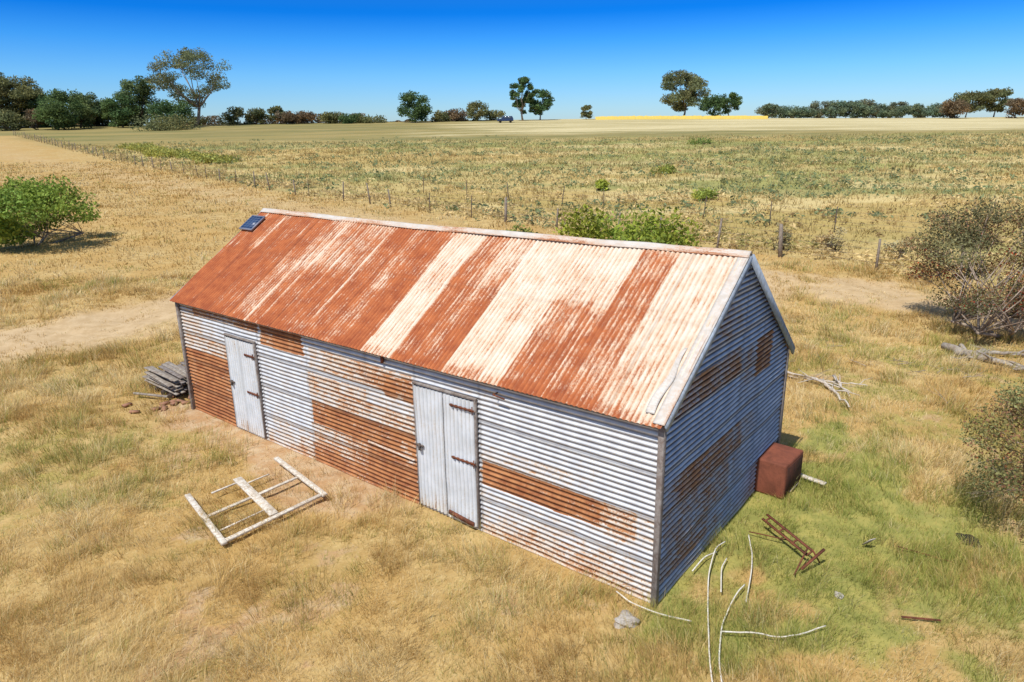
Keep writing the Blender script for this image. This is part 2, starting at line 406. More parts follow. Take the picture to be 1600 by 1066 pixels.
weeds('fence_line_growth',10,30,40,8,.26,(.60,.46,.22),.46,97,xy=(fx_,fy_),hk=1.0)
weeds('fence_line_weeds',10,30,40,8,.24,(.34,.31,.11),.52,98,xy=(fx_+.4,fy_+.4),hk=1.0)

# ---------------------------------------------------------------- trees
def crown_pts(blobs,n,flat=.75):
    B=np.array(blobs);w=B[:,3]**2;w/=w.sum();k=rng.choice(len(B),n,p=w)
    d=rng.normal(size=(n,3));d/=np.linalg.norm(d,axis=1)[:,None]
    lo=d[:,2]<-.2;d[lo,2]*=.6
    r=B[k,3]*rng.uniform(.15,1.2,n)**.6
    P=B[k,:3]+d*r[:,None]*np.array([1,1,flat]);return P,k
def tree(name,x,y,h,wid,style,col,label,cat,nl=1500,ls=.5,seed=0,group=None,berries=None,bark=None,trunk_frac=None):
    global rng
    keep=rng;rng=np.random.default_rng(seed+1000)
    base=float(zf(x,y))
    e=empty(name,(x,y,base-.05),label,cat,group)
    R=wid/2;blobs=[]
    cb,nb,br={'gum':(.18,36,(.18,.30)),'biggum':(.27,64,(.13,.21)),'round':(.02,26,(.22,.40)),'bush':(.0,16,(.24,.42)),
        'fig':(.12,34,(.18,.30)),'thorn':(.02,60,(.12,.22))}[style]
    for i in range(nb):
        for _ in range(60):
            u=rng.uniform(-1,1,3);q=np.linalg.norm(u)
            if q<1 and q>(.4 if style!='bush' else 0): break
        rb=R*rng.uniform(*br)
        zc=h*(cb+(1-cb)*.5)+u[2]*h*(1-cb)*.5
        zc=min(zc,h-rb*.9);zc=max(zc,rb*.35)
        sh=1. if style in('round','bush','thorn') else .72+.28*np.clip((zc/h)*1.8,0,1)
        blobs.append((u[0]*(R-rb*.7)*sh,u[1]*(R-rb*.7)*sh,zc,rb))
    m=MB();tr=h*(.018 if 'gum' not in style else .020)+.02
    tf=trunk_frac or {'gum':.22,'biggum':.25,'round':.2,'bush':.12,'fig':.16,'thorn':.12}[style]
    lean=rng.normal(0,.03*h,2)
    top=np.array([lean[0],lean[1],h*tf])
    stems=1 if style in('gum','round','biggum') else 4
    thin=style in('thorn','fig')
    for sidx in range(stems):
        off=rng.normal(0,.06*R,2) if stems>1 else np.zeros(2)
        tp=top+np.array([*(off*5),0]) if stems>1 else top
        k1=.55 if thin else 1
        m.tube([(off[0],off[1],0),((off[0]+tp[0])/2+rng.normal(0,.01*h),(off[1]+tp[1])/2,h*tf*.5),tp],[tr*1.2*k1,tr*k1,tr*.85*k1],6)
        bl=[b for i,b in enumerate(blobs) if i%stems==sidx]
        for b in bl[:16]:
            c=np.array(b[:3]);mid=(tp+c)/2+np.array([0,0,-.04*h])+rng.normal(0,.025*h,3)
            m.tube([tp*.98,mid,c],[tr*.5*k1,tr*.3*k1,tr*.1*k1],5)
            for q in range(6 if style=='thorn' else 3 if style in('fig','biggum') else 1):
                d=rng.normal(size=3);d/=np.linalg.norm(d)
                m.tube([c*.7+mid*.3,c+d*b[3]*1.1],[tr*.12*k1,tr*.04*k1],4)
    mk_obj('trunk',m.mesh('trunk',bark or M_BARKD,True),parent=e)
    fl={'gum':.85,'biggum':.85,'round':.9,'bush':.85,'fig':.8,'thorn':.8}[style]
    P,k=crown_pts(blobs,nl,fl)
    P[:,2]=np.maximum(P[:,2],.05)
    bc=rng.uniform(.75,1.3,len(blobs));hue=rng.uniform(-1,1,len(blobs))
    c=np.array(col)[None]*(bc[k]*rng.uniform(.7,1.35,nl))[:,None]
    c=c*(1+hue[k][:,None]*np.array([.16,.03,-.1]))
    if berries is not None:
        zlow=sst(.75,.25,P[:,2]/h)
        bm=(rng.random(nl)<berries[0]*zlow*2*(hue[k]>-.2));c=np.where(bm[:,None],np.array(berries[1])*rng.uniform(.6,1.3,nl)[:,None],c)
        bm=(rng.random(nl)<berries[2]*(hue[k]>-.4));c=np.where(bm[:,None],np.array((.32,.17,.09))*rng.uniform(.6,1.3,nl)[:,None],c)
    V,q,C=leaf_quads(P,ls*rng.uniform(.6,1.3,nl),c,.15,.6)
    mk_obj('crown',mk_mesh('crown',V,[q],M_LEAF,cols=C),parent=e)
    rng=keep
    return e
GUM=(.20,.21,.095);DK=(.10,.16,.055);OL=(.20,.20,.08);BR=(.21,.145,.08);GR=(.15,.20,.08)
far_list=[
(2,76,122,192,222,'gum',OL,'gum'),(42,90,128,192,226,'gum',OL,'gum'),(66,50,144,194,228,'gum',GR,'gum'),(28,64,176,196,205,'bush',OL,'bush'),(68,44,176,196,208,'bush',BR,'bush'),
(108,74,150,203,205,'round',DK,'tree'),(150,54,151,197,228,'gum',GR,'gum'),(170,44,160,197,232,'round',GR,'tree'),(134,54,156,198,215,'round',GR,'tree'),
(200,54,156,196,215,'round',DK,'tree'),(228,60,130,194,220,'round',GR,'tree'),(314,118,88,193,215,'biggum',GUM,'biggum'),
(278,64,164,196,205,'round',DK,'tree'),(262,96,188,203,190,'bush',OL,'bush'),(318,40,186,196,226,'bush',OL,'bush'),
(372,36,172,191,225,'round',OL,'bush'),(407,38,174,191,226,'bush',OL,'bush'),(440,28,171,191,228,'round',OL,'bush'),(459,44,178,192,224,'bush',BR,'bush'),(483,40,178,192,226,'bush',BR,'bush'),
(528,44,179,193,224,'bush',OL,'bush'),(556,52,181,193,222,'bush',DK,'bush'),(590,52,185,194,222,'bush',OL,'bush'),
(655,54,151,191,220,'round',DK,'tree'),(694,38,176,191,224,'bush',OL,'bush'),(720,42,174,191,226,'bush',BR,'bush'),(750,36,163,190,226,'round',OL,'tree'),(776,34,176,190,228,'bush',OL,'bush'),
(822,42,129,189,222,'gum',DK,'gum'),(849,44,146,189,224,'gum',DK,'gum'),
(921,20,169,187,225,'round',OL,'bush'),(1072,78,119,183,228,'gum',GUM,'gum'),(1118,44,154,183,236,'round',DK,'tree'),(1143,36,150,183,238,'gum',DK,'gum'),
(1495,46,160,184,226,'round',BR,'bush'),(1512,64,148,183,240,'gum',OL,'gum'),(1556,54,143,183,240,'gum',OL,'gum'),(1588,40,159,184,222,'round',BR,'bush'),(1622,40,152,184,222,'round',OL,'bush')]
rr=np.random.default_rng(5)
for i in range(22):
    far_list.append((1200+i*13.5+rr.uniform(-5,5),rr.uniform(22,42),rr.uniform(159,175),185,rr.uniform(245,285),'gum' if i%2 else 'round',GR if i%3 else OL,'line'))
for i in range(13):
    far_list.append((4+i*18+rr.uniform(-4,4),rr.uniform(28,44),rr.uniform(160,182),197,rr.uniform(225,240),'bush',OL if i%2 else DK,'bush'))
LBL={'gum':('gum_tree','tall gum tree with open olive crown on the paddock rise','tree'),'biggum':('gum_tree','large spreading gum tree with pale limbs standing above the paddock','tree'),
'tree':('tree','dense dark green tree on the far edge of the field','tree'),'bush':('bush','low scrubby bush along the far field boundary','bush'),'line':('tree','distant green tree with blue haze painted in, in the row beyond the field','tree')}
for i,(u,wp,tp,bp,Y,stl,cl,kd) in enumerate(far_list):
    nm,lb,ct=LBL[kd];k=(u-800)/1133.
    if cl is BR: lb='low russet brown bush along the far field boundary'
    hz=208-(u-800)*.0156
    top_z=5.7+(hz-tp)*Y/1050.
    h=top_z-float(ter(Y,k*Y));wd=wp*Y/1050.
    if stl in('gum','biggum'): h*=.96
    nl=int(min(15000,max(900,h*wd*60)))
    haze_c=tuple(c*.75+a*.25 for c,a in zip(cl,(.18,.22,.25))) if kd=='line' else cl  # far row mixed towards blue grey, distance haze put into leaf colour
    tree(nm,k*Y,Y,h,wd,stl,haze_c,lb,ct,nl,.55 if kd!='biggum' else .46,i,group='trees along the field horizon' if ct=='tree' else 'bushes along the field horizon',bark=M_BARK if 'gum' in stl else M_BARKD)
n=22000;kk=rng.uniform(-.75,-.02,n);y=231+rng.uniform(-1,1,n)*2.5;hh=2.8*sst(.38,.7,fbm(kk*60,kk*0,17,4))
P=np.stack([kk*232,y,ter(y,kk*232)+rng.random(n)*hh-.1],-1)
cc=np.where((fbm(kk*40,kk*0,27,2)>.5)[:,None],np.array((.18,.18,.07)),np.array((.24,.17,.09)))
V,q_,C=leaf_quads(P,rng.uniform(.3,.75,n),cc*rng.uniform(.5,1.4,n)[:,None],.2,.6)
mk_obj('boundary_scrub',mk_mesh('boundary_scrub',V,[q_],M_LEAF,cols=C),kind='stuff')

# near shrubs
tree('fig_tree',-24.1,35.2,3.5,7.2,'fig',(.23,.31,.055),'broad leafy green fig tree casting shade on dry grass','tree',14000,.17,201,bark=M_BARK,trunk_frac=.12)
tree('hawthorn_bush',14.0,18.8,3.9,6.0,'thorn',(.23,.20,.085),'wide twiggy brown green hawthorn bush with red berries','bush',29000,.075,202,berries=(.13,(.50,.07,.03),.28),bark=M_BARK)
tree('hawthorn_bush',8.6,8.75,2.5,4.2,'thorn',(.29,.27,.10),'straggly green and brown hawthorn bush beside scrap','bush',30000,.048,203,berries=(.06,(.36,.12,.05),.32),bark=M_BARK)
tree('leafy_shrub',3.5,23.3,3.25,5.8,'bush',(.27,.32,.045),'bright yellow green leafy shrub behind the shed','bush',8000,.16,204)
tree('leafy_shrub',-.1,25.0,2.3,3.2,'bush',(.24,.26,.06),'small yellow green shrub growing behind the shed','bush',3000,.15,205)
for i,(x,y,h,w,c) in enumerate([(14.3,30.8,1.2,1.4,(.50,.40,.21)),(12.2,31.3,1.3,1.0,(.44,.37,.19)),(16.5,29.2,1.0,1.4,(.47,.37,.19)),
     (7.0,54,.9,1.6,(.38,.42,.06)),(13.2,48,.8,2.2,(.33,.36,.07)),(14,65,.9,2.6,(.3,.33,.07)),(28,105,1.0,5,(.2,.28,.06))]):
    tree('weed_clump',x,y,h,w,'bush',c,'tall weed clump growing in the fenced field','weed',800,.11 if y<40 else .2,300+i,group='weed clumps in the field')
for i in range(16):
    t_=i/15;x=-60+26*t_+rr.uniform(-2,2);y=112-30*t_+rr.uniform(-2,2)+2
    tree('rush_clump',x,y,1.0,4.2,'bush',(.38,.37,.09),'yellow green clump of tall rushes in the field','weed',700,.28,330+i,group='rush clumps in the field')

# ---------------------------------------------------------------- shed
shed=empty('corrugated_iron_shed',ORG,'long gabled corrugated iron shed with rusty roof and two doors','shed')
PIT=.076
def painter(patches,default):
    def f(a,b):
        r=np.full(np.shape(a),float(default))
        for (a0,a1,b0,b1,lv) in patches:
            r=np.where((a>=a0)&(a<a1)&(b>=b0)&(b<b1),lv,r)
        return r
    return f
def wall(name,fn,hor0,hor1,z0,z1,paint,seams,label=None,jit=.10,mat=None,soft=.25,amp=.0125,lap=.010):
    rows=int((z1-z0)/PIT*9);cols=int((hor1(z0)-hor0(z0))/.04)
    zz=np.linspace(z0,z1,rows+1);u=np.linspace(0,1,cols+1)
    Zr=np.repeat(zz[:,None],cols+1,1);A=np.stack([hor0(z)+(hor1(z)-hor0(z))*u for z in zz])
    hg=np.sin(2*np.pi*Zr/PIT)
    course=np.floor((Zr+.05)/.61);fr=(Zr+.05)/.61-course
    off=amp*hg+lap*(1-fr)
    off=off+(fbm(A*1.1+3,Zr*1.6,33,3)-.5)*.035
    edge=sst(.045,.0,fr)*.8
    for i,sx in enumerate(seams): edge=np.maximum(edge,sst(.03,.0,np.abs(A-sx-.02*np.sin(course*3+i)))*.7)
    V=fn(A,Zr,off).reshape(-1,3);n=cols+1
    idx=np.arange((rows+1)*n).reshape(rows+1,n)
    Q=np.stack([idx[:-1,:-1],idx[:-1,1:],idx[1:,1:],idx[1:,:-1]],-1).reshape(-1,4)
    Aj=A+jit*(fbm(A*2.0,Zr*9,71,4)-.5)
    Zj=Zr+.03*(fbm(A*1.3,Zr*3,72,3)-.5)
    rust=(1-soft)*paint(Aj,Zj)+soft*(paint(Aj+.4,Zj)+paint(Aj-.4,Zj))/2
    rust=rust+.12*(_h(course,np.floor(A/2.4),5)-.5)
    rust=rust+.14*sst(.45,0,Zr)
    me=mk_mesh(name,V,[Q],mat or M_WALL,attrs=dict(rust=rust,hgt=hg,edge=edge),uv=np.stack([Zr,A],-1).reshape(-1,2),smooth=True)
    return mk_obj(name,me,parent=shed,**({'label':label} if label else {}))
BK=(HR-2.17)/(WID/2+.14)
front_p=painter([(0,2.85,-1,3,.17),(0,2.8,-.1,.72,.36),(.8,2.8,.80,1.18,.84),(.3,.8,.8,1.18,.66),(.0,.3,.8,1.18,.40),(1.2,2.8,1.18,1.45,.38),(0,1.2,.72,.8,.5),
 (4.1,6.8,-.1,.40,.62),(4.1,6.8,.40,.78,.57),(4.1,5.3,.1,.78,.82),(4.1,6.75,.78,1.2,.84),(4.1,6.85,1.2,1.72,.56),(4.1,5.2,1.5,1.72,.38),(4.1,6.0,1.80,2.18,.52),(6.0,6.7,1.8,2.18,.44),(4.1,4.8,1.72,2.1,.70),
 (6.8,8.25,-.1,2.0,.22),(6.8,8.25,-.1,.6,.36),(6.85,8.15,2.0,2.38,.84),(8.2,10.5,2.2,2.42,.70),(10.5,11.1,2.1,2.6,.45),
 (9.35,11.1,1.4,2.15,.46),(9.35,11.1,-.1,1.42,.86),(9.35,10.2,1.75,2.15,.30)],.16)
wall('wall',lambda a,z,o:W(a,-o,z),lambda z:0.03,lambda z:LEN-.03,-.05,2.47,front_p,[2.8,4.1,6.8,8.25,9.35,5.2],label='sunlit front wall of silver and rusty iron sheets')
gp=painter([(0,5,-.1,.56,.20),(.1,1.6,.2,.56,.50),(1.6,2.6,.2,.56,.34),(.15,2.3,.56,1.17,.58),(2.3,3.2,.56,1.17,.36),(.35,2.7,1.17,1.60,.62),(.0,.35,1.17,1.60,.44),(2.7,3.3,1.17,1.6,.38),(.3,2.4,2.39,2.78,.58),(2.4,3.0,2.39,2.7,.44),
 (3.05,3.75,2.15,2.75,.80),(1.0,2.4,3.0,3.6,.46),(3.3,4.5,.1,.5,.36),(.2,1.4,1.78,2.1,.30),(2.0,2.9,1.78,2.39,.30)],.17)
gl=lambda z:max(0.03,(z-2.5)/((HR-2.5)/(WID/2+.08))-.08+.05)
gr=lambda z:min(WID-.03,WID/2+(HR-z)/BK-.05)
wall('wall',lambda a,z,o:W(-o,a,z),gl,gr,-.05,HR-.07,gp,[2.45,3.3],label='gable end wall of corrugated iron with blue grey shade painted in',jit=.12,mat=M_GABLE_SHADE,soft=.3,amp=.016,lap=.018)
wall('wall',lambda a,z,o:W(LEN+o,a,z),gl,gr,-.05,HR-.07,painter([],.35),[2.3],mat=M_GABLE_SHADE)
wall('wall',lambda a,z,o:W(a,WID+o,z),lambda z:0.03,lambda z:LEN-.03,-.05,2.22,painter([],.3),[2,4,6,8])
# roof
rp=painter([(0,.9,0,1.1,.36),(.9,1.45,.5,.95,.74),(.9,1.6,.0,.5,.66),(.35,.9,0,.45,.54),(1.5,2.45,.55,1.1,.36),(1.62,2.36,0,.52,.72),(2.36,3.5,0,1.1,.33),(2.4,2.9,.35,.7,.45),
 (3.4,4.45,0,.5,.72),(3.4,3.9,.5,1.1,.56),(3.9,4.5,.5,1.1,.68),(4.45,5.1,0,1.1,.30),(4.5,5.0,.5,.75,.40),(5.1,6.55,0,1.1,.80),(5.1,5.8,.6,1.1,.68),(5.75,6.1,.2,1.1,.64),
 (6.55,7.3,0,1.1,.76),(6.6,7.3,.5,1.1,.64),(7.3,8.1,0,.6,.78),(7.3,8.1,.5,1.1,.62),(8.1,8.9,0,1.1,.70),(8.1,8.5,.2,.8,.60),(8.9,9.7,0,1.1,.80),(9.3,10.0,.6,.9,.66),(9.7,11.6,0,1.1,.95),(9.9,10.5,.6,1.1,.74),(10.5,11.1,.55,1.1,.80)],.5)
def roof_slope(front):
    s0,s1=-.05,LEN+.07;nc=int((s1-s0)/PIT*8);nr=72
    sl=np.linspace(s0,s1,nc+1);w=np.linspace(-.03,1,nr+1)
    Sg,Wg=np.meshgrid(sl,w)
    if front: t=-.08+Wg*(WID/2+.08);z=2.5+Wg*(HR-2.5);nn=np.array([-(HR-2.5),(WID/2+.08)])
    else: t=WID+.14-Wg*(WID/2+.14);z=2.17+Wg*(HR-2.17);nn=np.array([(HR-2.17),(WID/2+.14)])
    nn=nn/np.linalg.norm(nn);hg=np.sin(2*np.pi*Sg/PIT)
    sheet=np.floor(Sg/.69)
    split=.52+.05*_h(sheet,sheet*0,3)
    up=(Wg>split)
    off=.0105*hg+.006+ np.where(up,.010*(1-(Wg-split)/(1-split)),0)+(fbm(Sg*.9,Wg*3,44,3)-.5)*.035
    off=off+ .004*(sheet%2)
    kink=np.interp(Sg,[0,2.5,5.2,6.2,8.5,LEN],[0,-.02,-.03,-.055,-.03,0])
    T=t+nn[0]*off;Zz=z+nn[1]*off+kink*Wg
    if front:
        rib=np.floor(Sg/PIT+.25)
        wj=Wg+.22*(fbm(Sg*2.2,Wg*2.0,9,3)-.5)+.05*(_h(rib,rib*0,19)-.5)
        sj=Sg+.03*(fbm(Wg*7,Sg*2,9,2)-.5)
        r=.4*rp(sj,wj)+.25*rp(sj,np.clip(wj+.2,0,1.05))+.25*rp(sj,np.clip(wj-.2,0,1.05))+.05*rp(sj+.16,wj)+.05*rp(sj-.16,wj)
        r=r+.13*(_h(rib,rib*0,29)-.5)
        thin=(_h(rib,rib*0,39)>.82)&(Sg>5);r=r-.24*thin*sst(.35,.6,fbm(Wg*3,Sg*3,15,2))
    else: r=np.full(Sg.shape,.6)
    r=r+(_h(sheet,up.astype(float),77)-.5)*.12
    edge=np.maximum(sst(.014,0,np.abs(Wg-split))*.22,sst(.02,0,np.abs(Sg/.69-np.round(Sg/.69))*.69)*.35)
    r=r+.15*sst(.05,0,Wg)
    V=W(Sg,T,Zz).reshape(-1,3);n=nc+1;idx=np.arange((nr+1)*n).reshape(nr+1,n)
    Q=np.stack([idx[:-1,:-1],idx[:-1,1:],idx[1:,1:],idx[1:,:-1]],-1).reshape(-1,4)
    slen=math.hypot(WID/2,HR-2.5)
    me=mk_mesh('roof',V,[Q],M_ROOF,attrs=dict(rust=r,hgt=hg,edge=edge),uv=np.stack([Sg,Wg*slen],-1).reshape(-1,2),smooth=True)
    return mk_obj('roof',me,parent=shed,**({'label':'long roof slope of rusted and cream corrugated sheets'} if front else {}))
roof=roof_slope(True);roof_slope(False)
def strip(name,pts_fn,n,m,rust,parent=shed,mat=None,**kw):
    a=np.linspace(0,1,n+1);b=np.linspace(0,1,m+1);A,B=np.meshgrid(a,b)
    V=pts_fn(A,B).reshape(-1,3);idx=np.arange((n+1)*(m+1)).reshape(m+1,n+1)
    Q=np.stack([idx[:-1,:-1],idx[:-1,1:],idx[1:,1:],idx[1:,:-1]],-1).reshape(-1,4)
    r=rust(A,B) if callable(rust) else np.full(A.shape,rust)
    me=mk_mesh(name,V,[Q],mat or M_FLASH,attrs=dict(rust=r,hgt=np.zeros(A.shape),edge=np.zeros(A.shape)),uv=np.stack([B*.5,A*11],-1).reshape(-1,2),smooth=True)
    o=mk_obj(name,me,parent=parent,**kw)
    md=o.modifiers.new('s','SOLIDIFY');md.thickness=.002
    return o
fs_=(HR-2.5)/(WID/2+.08)
def ridge(A,B):
    s=-.07+A*(LEN+.16);x=(B-.5)*.20
    z=HR+.034-np.abs(x)*np.where(x<0,fs_,BK)*.98+.010*np.exp(-(x/.03)**2)
    z=z+np.interp(s,[0,2.5,5.2,6.2,8.5,LEN],[0,-.02,-.03,-.055,-.03,0])+(fbm(s*1.3,s*0+x*2,55,3)-.5)*.022
    return W(s,WID/2+x,z)
strip('ridge_cap',ridge,220,12,lambda A,B:.36+.12*np.sin(A*30)+.2*sst(.3,0,B))
def edge_strip(A,B):
    s=-.075+B*.15;w=-.02+A*1.0;t=-.08+w*(WID/2+.08);z=2.5+w*(HR-2.5)+.024+(fbm(A*6,B*1,66,2)-.5)*.012
    return W(s,t,z)
strip('edge_flashing',edge_strip,80,4,lambda A,B:.28+.3*sst(.5,.0,A)*sst(.4,0,B))
def flap(A,B):
    w=.02+A*.36;s=.10+B*(.12-.08*A)+.02*np.sin(A*9);t=-.08+w*(WID/2+.08);z=2.5+w*(HR-2.5)+.03+.04*B*np.sin(A*3.1)
    return W(s,t,z)
strip('loose_flashing_strip',flap,30,4,.25)
def lip(A,B):
    s=4.15+A*1.1;return W(s,-.025-B*.025,.80-.02*B+.03*A)
strip('bent_sheet_lip',lip,20,3,.5,mat=M_WALL)
m=MB();m.beam(W(-.04,-.045,2.43),W(LEN+.05,-.045,2.43),.03,.075);bev(mk_obj('fascia_board',m.mesh('fascia_board',M_WOOD),parent=shed))
m=MB();m.beam(W(-.04,-.062,2.5-.035),W(LEN+.05,-.062,2.5-.035),.03,.03);mk_obj('eave_shadow_strip',m.mesh('eave_shadow_strip',M_DARKWOOD),parent=shed)  # dark strip added as the shadow line under the eave
for nm,s,t,h in (('corner_post',0,0,2.47),('corner_post',LEN,0,2.47),('corner_post',0,WID,2.2),('corner_post',LEN,WID,2.2)):
    m=MB();m.beam(W(s-.02 if s==0 else s+.02,t-.03 if t==0 else t+.02,-.1),W(s-.01 if s==0 else s+.01,t-.03 if t==0 else t+.02,h),.075,.075);bev(mk_obj(nm,m.mesh(nm,M_WOOD),parent=shed))
for sx in (-.085,LEN+.1):
    m=MB();m.beam(W(sx,-.10,2.44),W(sx,WID/2,HR-.05),.022,.09)
    mk_obj('barge_board',m.mesh('barge_board',M_BLUEWOOD),parent=shed)
    m=MB();m.beam(W(sx-.003,WID+.15,2.13),W(sx-.003,WID/2,HR-.05),.024,.13)
    mk_obj('barge_board',m.mesh('barge_board',M_BLUEWOOD),parent=shed)
def roofpt(s,w,off): 
    nn=np.array([-(HR-2.5),(WID/2+.08)]);nn/=np.linalg.norm(nn)
    return W(s,-.08+w*(WID/2+.08)+nn[0]*off,2.5+w*(HR-2.5)+nn[1]*off)
def rbox(m,s0,s1,w0,w1,o0,o1):
    c=(roofpt(s0,w0,o0)+roofpt(s1,w1,o1))/2
    ax=roofpt(s1,w0,o0)-roofpt(s0,w0,o0);ay=roofpt(s0,w1,o0)-roofpt(s0,w0,o0);az=roofpt(s0,w0,o1)-roofpt(s0,w0,o0);m.box(c,ax,ay,az)
N=NT('solar_glass');M_SOL=N.done(N.bsdf((.02,.045,.12),.35,0,.4))
N=NT('aluminium');M_ALU=N.done(N.bsdf((.25,.26,.32),.5,.3,.4))
N=NT('blue_line');M_CELL=N.done(N.bsdf((.16,.22,.32),.4,0,.5))
m=MB();rbox(m,10.66,11.14,.74,.90,.05,.085);sp=mk_obj('solar_panel',m.mesh('solar_panel',M_ALU),parent=shed,label='small blue solar panel near the ridge')
m=MB();rbox(m,10.69,11.11,.752,.888,.085,.088);mk_obj('panel_glass',m.mesh('panel_glass',M_SOL),parent=sp)
m=MB()
for k in range(1,4): rbox(m,10.69+.105*k-.004,10.69+.105*k+.004,.755,.885,.088,.0895)
for k in range(1,6): rbox(m,10.692,11.108,.752+.0226*k-.0012,.752+.0226*k+.0012,.0897,.0905)
mk_obj('cell_line',m.mesh('cell_line',M_CELL),parent=sp)
# doors
def door(s0,s1,z0,z1,panels,hz,hside,rustlv,label):
    e=bpy.data.objects.new('door',None);COL.objects.link(e);e.parent=shed;e.location=tuple(W(s0,-.05,z0));e['label']=label
    O=np.array(e.location)
    for a,b in panels:
        nc=int((b-a)/PIT*8);nr=40;sl=np.linspace(a,b,nc+1);zl=np.linspace(z0,z1,nr+1);A,Zz=np.meshgrid(sl,zl)
        hg=np.sin(2*np.pi*A/PIT);off=.011*hg+.065+(fbm(A*2,Zz*2,12,2)-.5)*.03
        V=(W(A,-off,Zz)-O).reshape(-1,3);n=nc+1;idx=np.arange((nr+1)*n).reshape(nr+1,n)
        Q=np.stack([idx[:-1,:-1],idx[:-1,1:],idx[1:,1:],idx[1:,:-1]],-1).reshape(-1,4)
        r=np.full(A.shape,rustlv)+.2*sst(z0+.5,z0,Zz)+.05*sst(1.2,2,Zz)
        me=mk_mesh('door_panel',V,[Q],M_DOOR,attrs=dict(rust=r,hgt=hg,edge=sst(.02,0,np.minimum(A-a,b-A))*.5),uv=np.stack([A,Zz],-1).reshape(-1,2),smooth=True)
        mk_obj('door_panel',me,parent=e)
    m=MB()
    for s in (s0-.02,s1+.02): m.beam(W(s,-.04,z0-.02)-O,W(s,-.04,z1+.02)-O,.03,.05,up=tuple(W(0,1,0)))
    m.beam(W(s0-.04,-.042,z1+.035)-O,W(s1+.04,-.042,z1+.035)-O,.05,.035)
    bev(mk_obj('door_frame',m.mesh('door_frame',M_WOOD),parent=e))
    for z,ln in hz:
        m=MB();a=hside;d=1 if hside<(s0+s1)/2 else -1
        m.beam(W(a-d*.03,-.090,z)-O,W(a+d*ln,-.090,z)-O,.008,.028)
        for k in range(5):
            m.box(W(a+d*ln*(k+.5)/5,-.091,z)-O,W(.04,0,0),W(0,.01,0),W(0,0,.045))
        m.beam(W(a,-.095,z-.06)-O,W(a,-.095,z+.06)-O,.025,.014)
        mk_obj('hinge',m.mesh('hinge',M_RUST),parent=e)
    s=s1-.06 if hside<(s0+s1)/2 else s0+.06
    m=MB();zc=z0+(z1-z0)*.52
    m.beam(W(s+.06,-.091,zc)-O,W(s-.10,-.091,zc)-O,.02,.03);m.beam(W(s-.02,-.10,zc+.03)-O,W(s-.02,-.10,zc-.07)-O,.05,.03)
    m.tube([W(s-.05,-.1,zc)-O,W(s-.05,-.13,zc-.03)-O,W(s-.05,-.1,zc-.08)-O],.008,5)
    mk_obj('latch',m.mesh('latch',M_STAR),parent=e)
door(8.33,9.28,.06,1.97,[(8.33,8.83),(8.82,9.28)],[(1.72,.30),(.95,.36)],8.33,.22,'pale grey corrugated door with stained bottom')
door(2.86,4.04,.08,2.08,[(2.86,3.44),(3.47,4.04)],[(1.95,.44),(1.12,.44)],2.86,.17,'silver corrugated door with rusty strap hinges')
m=MB();m.beam(W(2.9,-.09,.12),W(3.4,-.09,.17),.03,.06);mk_obj('rusty_kick_plate',m.mesh('rusty_kick_plate',M_RUST),parent=shed)
m=MB();m.beam(W(4.75,-.03,2.30),W(4.75,-.03,2.42),.12,.04);mk_obj('wall_bracket',m.mesh('wall_bracket',M_RUST),parent=shed)
m=MB();m.tube([W(2.45,-.02,2.3),W(2.45,-.12,2.3),W(2.25,-.12,2.28)],.012,5);mk_obj('wall_hook',m.mesh('wall_hook',M_RUST),parent=shed)

# ---------------------------------------------------------------- fences
def resample(P,step):
    d=np.concatenate([[0],np.cumsum(np.hypot(*np.diff(P,axis=0).T))]);n=int(d[-1]/step);q=np.linspace(0,d[-1],n+1)
    q[1:-1]+=np.random.default_rng(2).normal(0,step*.13,n-1)
    return np.stack([np.interp(q,d,P[:,0]),np.interp(q,d,P[:,1])],-1)
zz=lambda x,y:float(zf(x,y))
rf=np.random.default_rng(9)
def postmesh(h,r,mat,seed):
    m=MB();q=np.random.default_rng(seed);l=q.normal(0,.02,2)
    m.tube([(0,0,-.2),(l[0],l[1],h*.5),(l[0]*2,l[1]*2,h-.02),(l[0]*2,l[1]*2,h)],[r*1.1,r,r*.92,r*.7],7);return m.mesh('post',mat,False)
PM=[postmesh(1.15+.09*i,.050,M_POST,i) for i in range(4)];PS=[postmesh(1.3,.026,M_STAR,10+i) for i in range(2)];PB=postmesh(1.4,.085,M_POST,20)
def fence(P,step,label,big=(),steel=False,maxn=95,wr=.006):
    Q=resample(P,step);Q=Q[-maxn:]
    e=empty('wire_fence',(Q[0][0],Q[0][1],zz(*Q[0])),label,'fence');O=np.array(e.location)
    for i,(x,y) in enumerate(Q):
        me=PS[i%2] if steel or (rf.random()<.4) else PM[i%4]
        if any(math.hypot(x-bx,y-by)<step*.5 for bx,by in big): me=PB
        o=bpy.data.objects.new('post',me);COL.objects.link(o);o.parent=e;o.location=(x-O[0],y-O[1],zz(x,y)-O[2]);o.rotation_euler=(rf.normal(0,.06),rf.normal(0,.06),rf.random()*6)
    m=MB()
    for h in (.3,.55,.8,1.05):
        m.tube([(x-O[0],y-O[1],zz(x,y)-O[2]+h+rf.normal(0,.01)) for x,y in Q],wr,3,False)
    mk_obj('wire',m.mesh('wire',M_WOOD),parent=e)
fence(FEN,3.2,'long post and wire fence between track and weedy field',big=((-.8,40.2),(12.2,28.4)))
fence(np.array([(-6.5,53.5),(1.4,47.4),(5.7,44.3),(12.9,38.8),(17.3,34.5),(30,25)]),4.2,'second wire fence on thin steel posts in weeds',steel=True)

